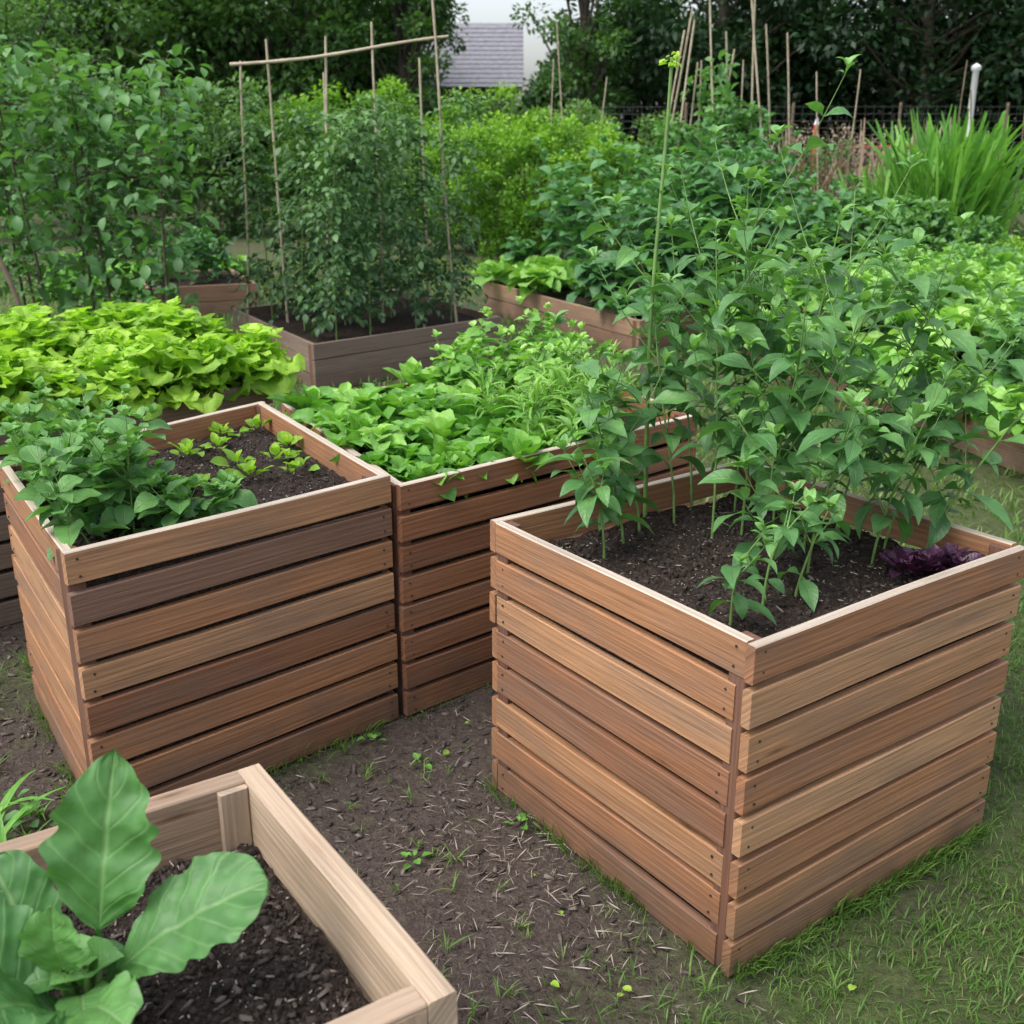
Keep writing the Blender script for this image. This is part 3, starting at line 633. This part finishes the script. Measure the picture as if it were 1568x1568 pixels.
bigleaf(mb,b0+(-.03,.02,.04),hp(-.42,.73,-.535),.22,.13,(0,-.8,.6),.15,droop=.6,a=.7,b=.5,ruf=.08)
for i in range(7):
    a=i*.9; tube(mb,[b0,b0+(.02*math.cos(a),.02*math.sin(a),.06),b0+(.03*math.cos(a),.03*math.sin(a),.12)],[.007,.006,.004],'stem',7)
rosette(mb,b0+(0,0,.04),10,.12,T_spat,'chard',(.7,1.4))
mb.obj('chard_plant')
# ---- weeds at far left of path
mb=MB()
for x,y in [(-.73,1.30),(-.76,1.36),(-.68,1.24),(-.66,1.16)]:
    n=7; scatter(mb,[leaf_t(nv=9,nu=2,a=.3,b=.9,k=.055,fold=.4,droop=1.6)],np.tile([x*H,y*H,0.],(n,1)),basis(dirs(U(0,6.28,n),U(.7,1.4,n))),U(.18,.34,n),U(.2,.8,n),'spin')
for i in range(28):
    rosette(mb,(U(-.92,-.6)*H,U(1.12,1.5)*H,.01),8,.055,T_ova,'basil',(.1,1.2),bias=-.2)
for xx,yy in zip(U(-1.0,-.6,60),U(1.1,2.0,60)):
    if clear(np.array([xx*H]),np.array([yy*H]),.03)[0]:
        n=9; scatter(mb,T_blade,np.tile([xx*H,yy*H,0.],(n,1)),basis(dirs(U(0,6.28,n),U(.3,1.3,n))),U(.05,.12,n),U(.3,.8,n),'grass')
mb.obj('weed_clump')
# ================================================================= tall climbers at left
for i in range(10):
    bx=(-2.5+i*.12+U(-.05,.05))*H; by=U(4.5,5.5)*H; mb=MB(); h=U(2.1,2.75)*(1 if bx<-3.1 else .92)
    p=curve_pts((bx,by,0),h,(U(-.06,.06),U(-.06,.06)),12,.08); tube(mb,p,np.linspace(.014,.005,12),'stemdark',6)
    n=270; t=.18+.82*rng.random(n)**.8; off=rng.normal(size=(n,3))*[.16,.16,.08]; P=at(p,t)+off
    for k in range(0,n,7): tube(mb,[at(p,t[k:k+1])[0],P[k]],[.004,.002],'stemdark',4)
    scatter(mb,T_ova_lo,P,basis(dirs(U(0,6.28,n),U(-1.1,.5,n)),U(-.6,.6,n)),U(.06,.15,n),np.clip(.25+.4*t+U(-.2,.3,n),0,1),'climb')
    mb.obj('climbing_bean_plant')
for a in [(-1.93,4.1,0,-2.08,4.1,1.9),(-1.33,3.1,.5,-1.50,3.1,1.75)]:
    mb=MB(); cane(mb,a[0]*H,a[1]*H,a[2],a[3]*H,a[4]*H,a[5],.011,'brownstick'); mb.obj('plant_stake')
# ================================================================= cane teepee w/ beans
par=empty('cane_teepee'); mb=MB()
for bx,tx in [(1.0,1.25),(1.06,1.30),(1.12,1.32),(1.3,1.37),(1.45,1.39),(1.55,1.42),(1.72,1.56),(1.95,1.70),(2.1,1.85),(1.4,1.62),(1.6,1.47),(1.8,1.75),(2.2,2.0)]:
    y=U(8.4,9.0); cane(mb,bx*H,y*H,0,tx*H,(y*.3+8.7*.7)*H,U(2.5,3.6),.014)
mb.obj('canes',par)
mb=MB(); cloud(mb,(1.5*H,8.7*H,1.25),(.75,.6,1.3),60,50,.12,T_ova_lo,'climb',clr=.2,bias=.2); mb.obj('runner_bean_plant')
for x,y,h in [(.55,11,3.4),(.75,11.2,2.6),(.35,11.5,2.9),(2.9,10,2.6),(1.9,9.6,2.7),(3.6,9.5,2.7),(3.95,9.7,2.3),(2.45,9,2.5),(4.05,9.2,2.6)]:
    mb=MB(); cane(mb,x*H,y*H,0,(x+U(-.25,.25))*H,y*H,h,.011,'bamboo' if x<3 else 'brownstick'); mb.obj('garden_cane')
# ================================================================= bushes
def bush(name,x,y,rx,ry,h,mat,ncl,nper,size,clr,T=None,bias=0):
    mb=MB(); cc=cloud(mb,(x*H,y*H,h*.5),(rx*H,ry*H,h*.5),ncl,nper,size,T or [rh],mat,clr=clr,bias=bias,shell=.4)
    for i in range(0,len(cc),3): tube(mb,[(x*H+U(-.1,.1),y*H,0),((x*H+cc[i][0])/2,(y*H+cc[i][1])/2,cc[i][2]*.55),cc[i]],[.012,.008,.003],'stemdark',4)
    return mb.obj(name)
bush('yellow_green_bush',.15,9.2,.75,.5,2.0,'ygbush',110,130,.07,.2)
bush('yellow_green_bush',-.35,9.8,.6,.5,2.0,'ygbush',90,120,.07,.2)
bush('yellow_green_bush',.65,9.0,.5,.5,1.85,'ygbush',80,120,.07,.2)
bush('garden_shrub',-1.6,11.5,1.0,.6,2.6,'ygbush',100,120,.09,.28,bias=-.15)
bush('garden_shrub',-.3,12.5,1.0,.6,2.5,'ygbush',100,120,.09,.28,bias=-.15)
bush('garden_shrub',-2.8,11.5,1.2,.7,2.5,'treemid',100,120,.10,.3)
bush('garden_shrub',-4.2,11.0,1.2,.7,2.7,'treemid',100,120,.10,.3)
bush('garden_shrub',.9,12.5,1.2,.7,2.3,'treemid',90,120,.10,.3,bias=.2)
bush('low_green_bush',2.7,8.0,.8,.5,.95,'climb',90,80,.10,.16,T_ova_lo,.15)
bush('low_green_bush',3.6,7.6,.5,.45,.55,'ygbush',70,110,.05,.12)
bush('low_green_bush',3.0,7.0,.55,.35,.5,'climb',70,110,.06,.12,bias=.25)
bush('low_green_bush',2.75,6.7,.5,.3,.55,'spin',60,90,.09,.12,T_ova_lo)
bush('low_green_bush',4.5,9.6,.9,.5,1.1,'climb',80,100,.08,.2,bias=.25)
bush('low_green_bush',4.1,8.2,.4,.4,.45,'spin',50,90,.09,.12,T_ova_lo)
for k in range(7):
    mb=MB(); x=U(-3.2,-1.9);y=U(6.6,8.2); cloud(mb,(x*H,y*H,.12),(.25,.25,.16),20,40,.08,T_ova_lo,'spin',clr=.1,bias=-.1); mb.obj('low_herb_clump')
for (x,y,h,n,m) in [(3.10,8.3,1.9,420,'spin'),(3.45,8.6,1.85,420,'spin'),(2.85,8.6,1.3,260,'spin')]:
    mb=MB(); P=np.column_stack([x*H+rng.normal(0,.17,n),y*H+rng.normal(0,.17,n),np.zeros(n)])
    scatter(mb,[leaf_t(nv=8,nu=1,a=.2,b=.9,k=.0032,fold=0,droop=d,twist=.5) for d in(.15,.4,.8,1.4)],P,basis(dirs(U(0,6.28,n),U(1.15,1.56,n)),U(-1,1,n)),h*(.45+.65*rng.random(n)),np.clip(U(.0,1,n),0,1),m); mb.obj('ornamental_grass')
mb=MB(); n=480; P=np.column_stack([U(1.8,3.8,n)*H,U(9.6,10.8,n)*H,np.zeros(n)])
scatter(mb,[leaf_t(nv=5,nu=1,a=.2,b=.6,k=.0022,fold=0,droop=d) for d in(.2,.5,-.4,.9)],P,basis(dirs(U(0,6.28,n),U(.8,1.5,n))),U(.8,2.0,n),rng.random(n),'dry')
cloud(mb,(2.7*H,10.2*H,1.1),(1.6,.5,.75),70,50,.05,[rh],'dry',clr=.25)
cloud(mb,(2.7*H,10.1*H,.8),(1.7,.5,.8),60,50,.07,[rh],'climb',clr=.22); mb.obj('dry_stalks')
# ================================================================= fence & posts
par=empty('wire_fence'); mb=MB(); fy=15*H
for x in np.arange(1.5,17,2.4): tube(mb,[(x,fy,0),(x,fy,2.35)],.035,'brownstick',8)
mb.obj('posts',par); mb=MB()
for z in np.arange(.15,2.3,.15): tube(mb,[(1.5,fy-.04,z),(9,fy-.04,z+.01),(15.9,fy-.04,z)],.004,'wire',4)
for x in np.arange(1.5,16,.2): tube(mb,[(x,fy-.045,.1),(x,fy-.045,2.3)],.003,'wire',4)
mb.obj('wire_mesh',par)
mb=MB(); x,y=4.70*H,12*H; tube(mb,[(x,y,0),(x,y,1.5),(x,y,2.75),(x,y,2.77),(x,y,2.83)],[.055,.055,.055,.085,.085],'white',12); tube(mb,[(x,y,2.83),(x,y,2.88)],[.085,.01],'white',12); mb.obj('white_post')
mb=MB(); x,y=2.95*H,11.3*H; tube(mb,[(x,y,0),(x,y,1.6),(x,y,1.85)],[.045,.045,.045],'red',10); tube(mb,[(x,y,1.85),(x,y,1.97)],[.045,.012],'white',10); mb.obj('red_marker_post')
mb=MB(); y=10.4*H
for x in(2.95,3.3,3.6): tube(mb,[(x*H,y,0),(x*H,y,1.5)],.018,'red',8)
for z in(1.5,1.2): tube(mb,[(2.95*H,y+.02,z),(3.6*H,y+.02,z+.02)],.018,'red',8)
mb.obj('red_gate_frame')
# ================================================================= house
par=empty('grey_house'); hx,hy=-1.6,40
mb=MB()
def box(mb,x0,x1,y0,y1,z0,z1,mat):
    v=[(x,y,z) for x in(x0,x1) for y in(y0,y1) for z in(z0,z1)]
    mb.add(v,[(0,1,3,2),(4,6,7,5),(0,4,5,1),(2,3,7,6),(0,2,6,4),(1,5,7,3)],np.zeros((8,3)),mat)
box(mb,hx-4,hx+1.7,hy,hy+6,0,3.3,'wall'); mb.obj('walls',par,False)
mb=MB(); x0,x1=hx-4.4,hx+2.0
mb.add([(x0,hy-.4,3.15),(x1,hy-.4,3.15),(x1,hy+3,5.4),(x0,hy+3,5.4),(x0,hy+6.4,3.15),(x1,hy+6.4,3.15)],[(0,1,2,3),(3,2,5,4)],np.zeros((6,3)),'roof')
mb.add([(hx+1.71,hy,3.3),(hx+1.71,hy+6,3.3),(hx+1.71,hy+3,5.3),(hx+1.71,hy+3,5.3),(hx-4.01,hy,3.3),(hx-4.01,hy+6,3.3),(hx-4.01,hy+3,5.3),(hx-4.01,hy+3,5.3)],[(0,1,2,3),(4,5,6,7)],np.zeros((8,3)),'wall')
for zz in np.arange(.12,2.2,.16):
    yy=hy-.4+3.4*zz/2.25; box(mb,x0,x1,yy-.02,yy+.05,3.15+zz-.01,3.15+zz+.02,'roof')
mb.obj('roof',par,False)
mb=MB()
for wx in(-3,-1,1):
    box(mb,hx+wx-.5,hx+wx+.5,hy-.03,hy+.02,1.2,2.6,'glass'); box(mb,hx+wx-.58,hx+wx+.58,hy-.06,hy-.031,1.1,1.19,'white')
mb.obj('windows',par,False)
# ================================================================= trees
for a in [(5.6,31,9,3.6,'treedark'),(10.5,30,10,4.2,'treedark'),(15.5,31,9,4,'treedark'),(8,36,11,4.5,'treedark'),(20,33,10,4.5,'treedark'),(13,37,12,5,'treedark'),
          (-6.2,31,8,3.2,'treemid'),(-10.5,30,9,3.8,'treemid'),(-15.5,31,10,4.2,'treemid'),(-8.5,36,10,4.2,'treedark'),(-20,34,10,4.5,'treemid'),(-4.6,37,8,2.2,'treemid')]:
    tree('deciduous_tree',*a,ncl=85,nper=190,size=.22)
tree('deciduous_tree',-2.7,30,7.5,1.5,'treemid',60,130,.16)
tree('deciduous_tree',1.6,29,7.5,1.4,'treemid',55,130,.15)
tree('young_tree',-9.5,22,4.4,1.7,'treemid',50,100,.12)
mb=MB(); n=95000; x=U(-24,24,n); y=U(32.5,36,n); top=4.6+1.2*(fbm(x,y*0,.5,3)-.5)*2-2.4*np.exp(-((x+1.2)/2.4)**2); z=rng.random(n)**.8*top
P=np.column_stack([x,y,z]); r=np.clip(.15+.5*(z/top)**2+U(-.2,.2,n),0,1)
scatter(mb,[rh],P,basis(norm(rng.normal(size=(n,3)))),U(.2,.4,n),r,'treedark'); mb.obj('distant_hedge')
# ================================================================= world, sun, camera
w=bpy.data.worlds.new('World'); scene.world=w; w.use_nodes=True; nt=w.node_tree
bg=nt.nodes['Background']; sky=nt.nodes.new('ShaderNodeTexSky'); sky.sky_type='NISHITA'; sky.sun_disc=False
sd=Vector((-.45,-.30,.84)).normalized()
sky.sun_elevation=math.asin(sd.z); sky.sun_rotation=math.atan2(sd.x,sd.y); sky.air_density=1.0; sky.dust_density=4.0
hs=nt.nodes.new('ShaderNodeHueSaturation'); hs.inputs['Saturation'].default_value=.45; hs.inputs['Value'].default_value=2.2; nt.links.new(sky.outputs[0],hs.inputs['Color']); nt.links.new(hs.outputs[0],bg.inputs[0])
bg.inputs[1].default_value=.15
ld=bpy.data.lights.new('sun','SUN'); ld.energy=1.2; ld.angle=math.radians(30); ld.color=(1,.98,.95)
lo=bpy.data.objects.new('sun',ld); lo.rotation_euler=sd.to_track_quat('Z','Y').to_euler(); scene.collection.objects.link(lo)
cam=bpy.data.cameras.new('camera'); cam.lens=38.7; cam.sensor_width=36; cam.clip_start=.05; cam.clip_end=3000
co=bpy.data.objects.new('camera',cam); co.location=(0,0,H); co.rotation_euler=(math.radians(90-19.1),0,0); scene.collection.objects.link(co); scene.camera=co
cam.dof.use_dof=True; cam.dof.focus_distance=2.7; cam.dof.aperture_fstop=6.3
scene.view_settings.view_transform='Standard'; scene.view_settings.look='None'; scene.view_settings.exposure=0
print('polys',sum(len(o.data.polygons) for o in scene.objects if o.type=='MESH'))
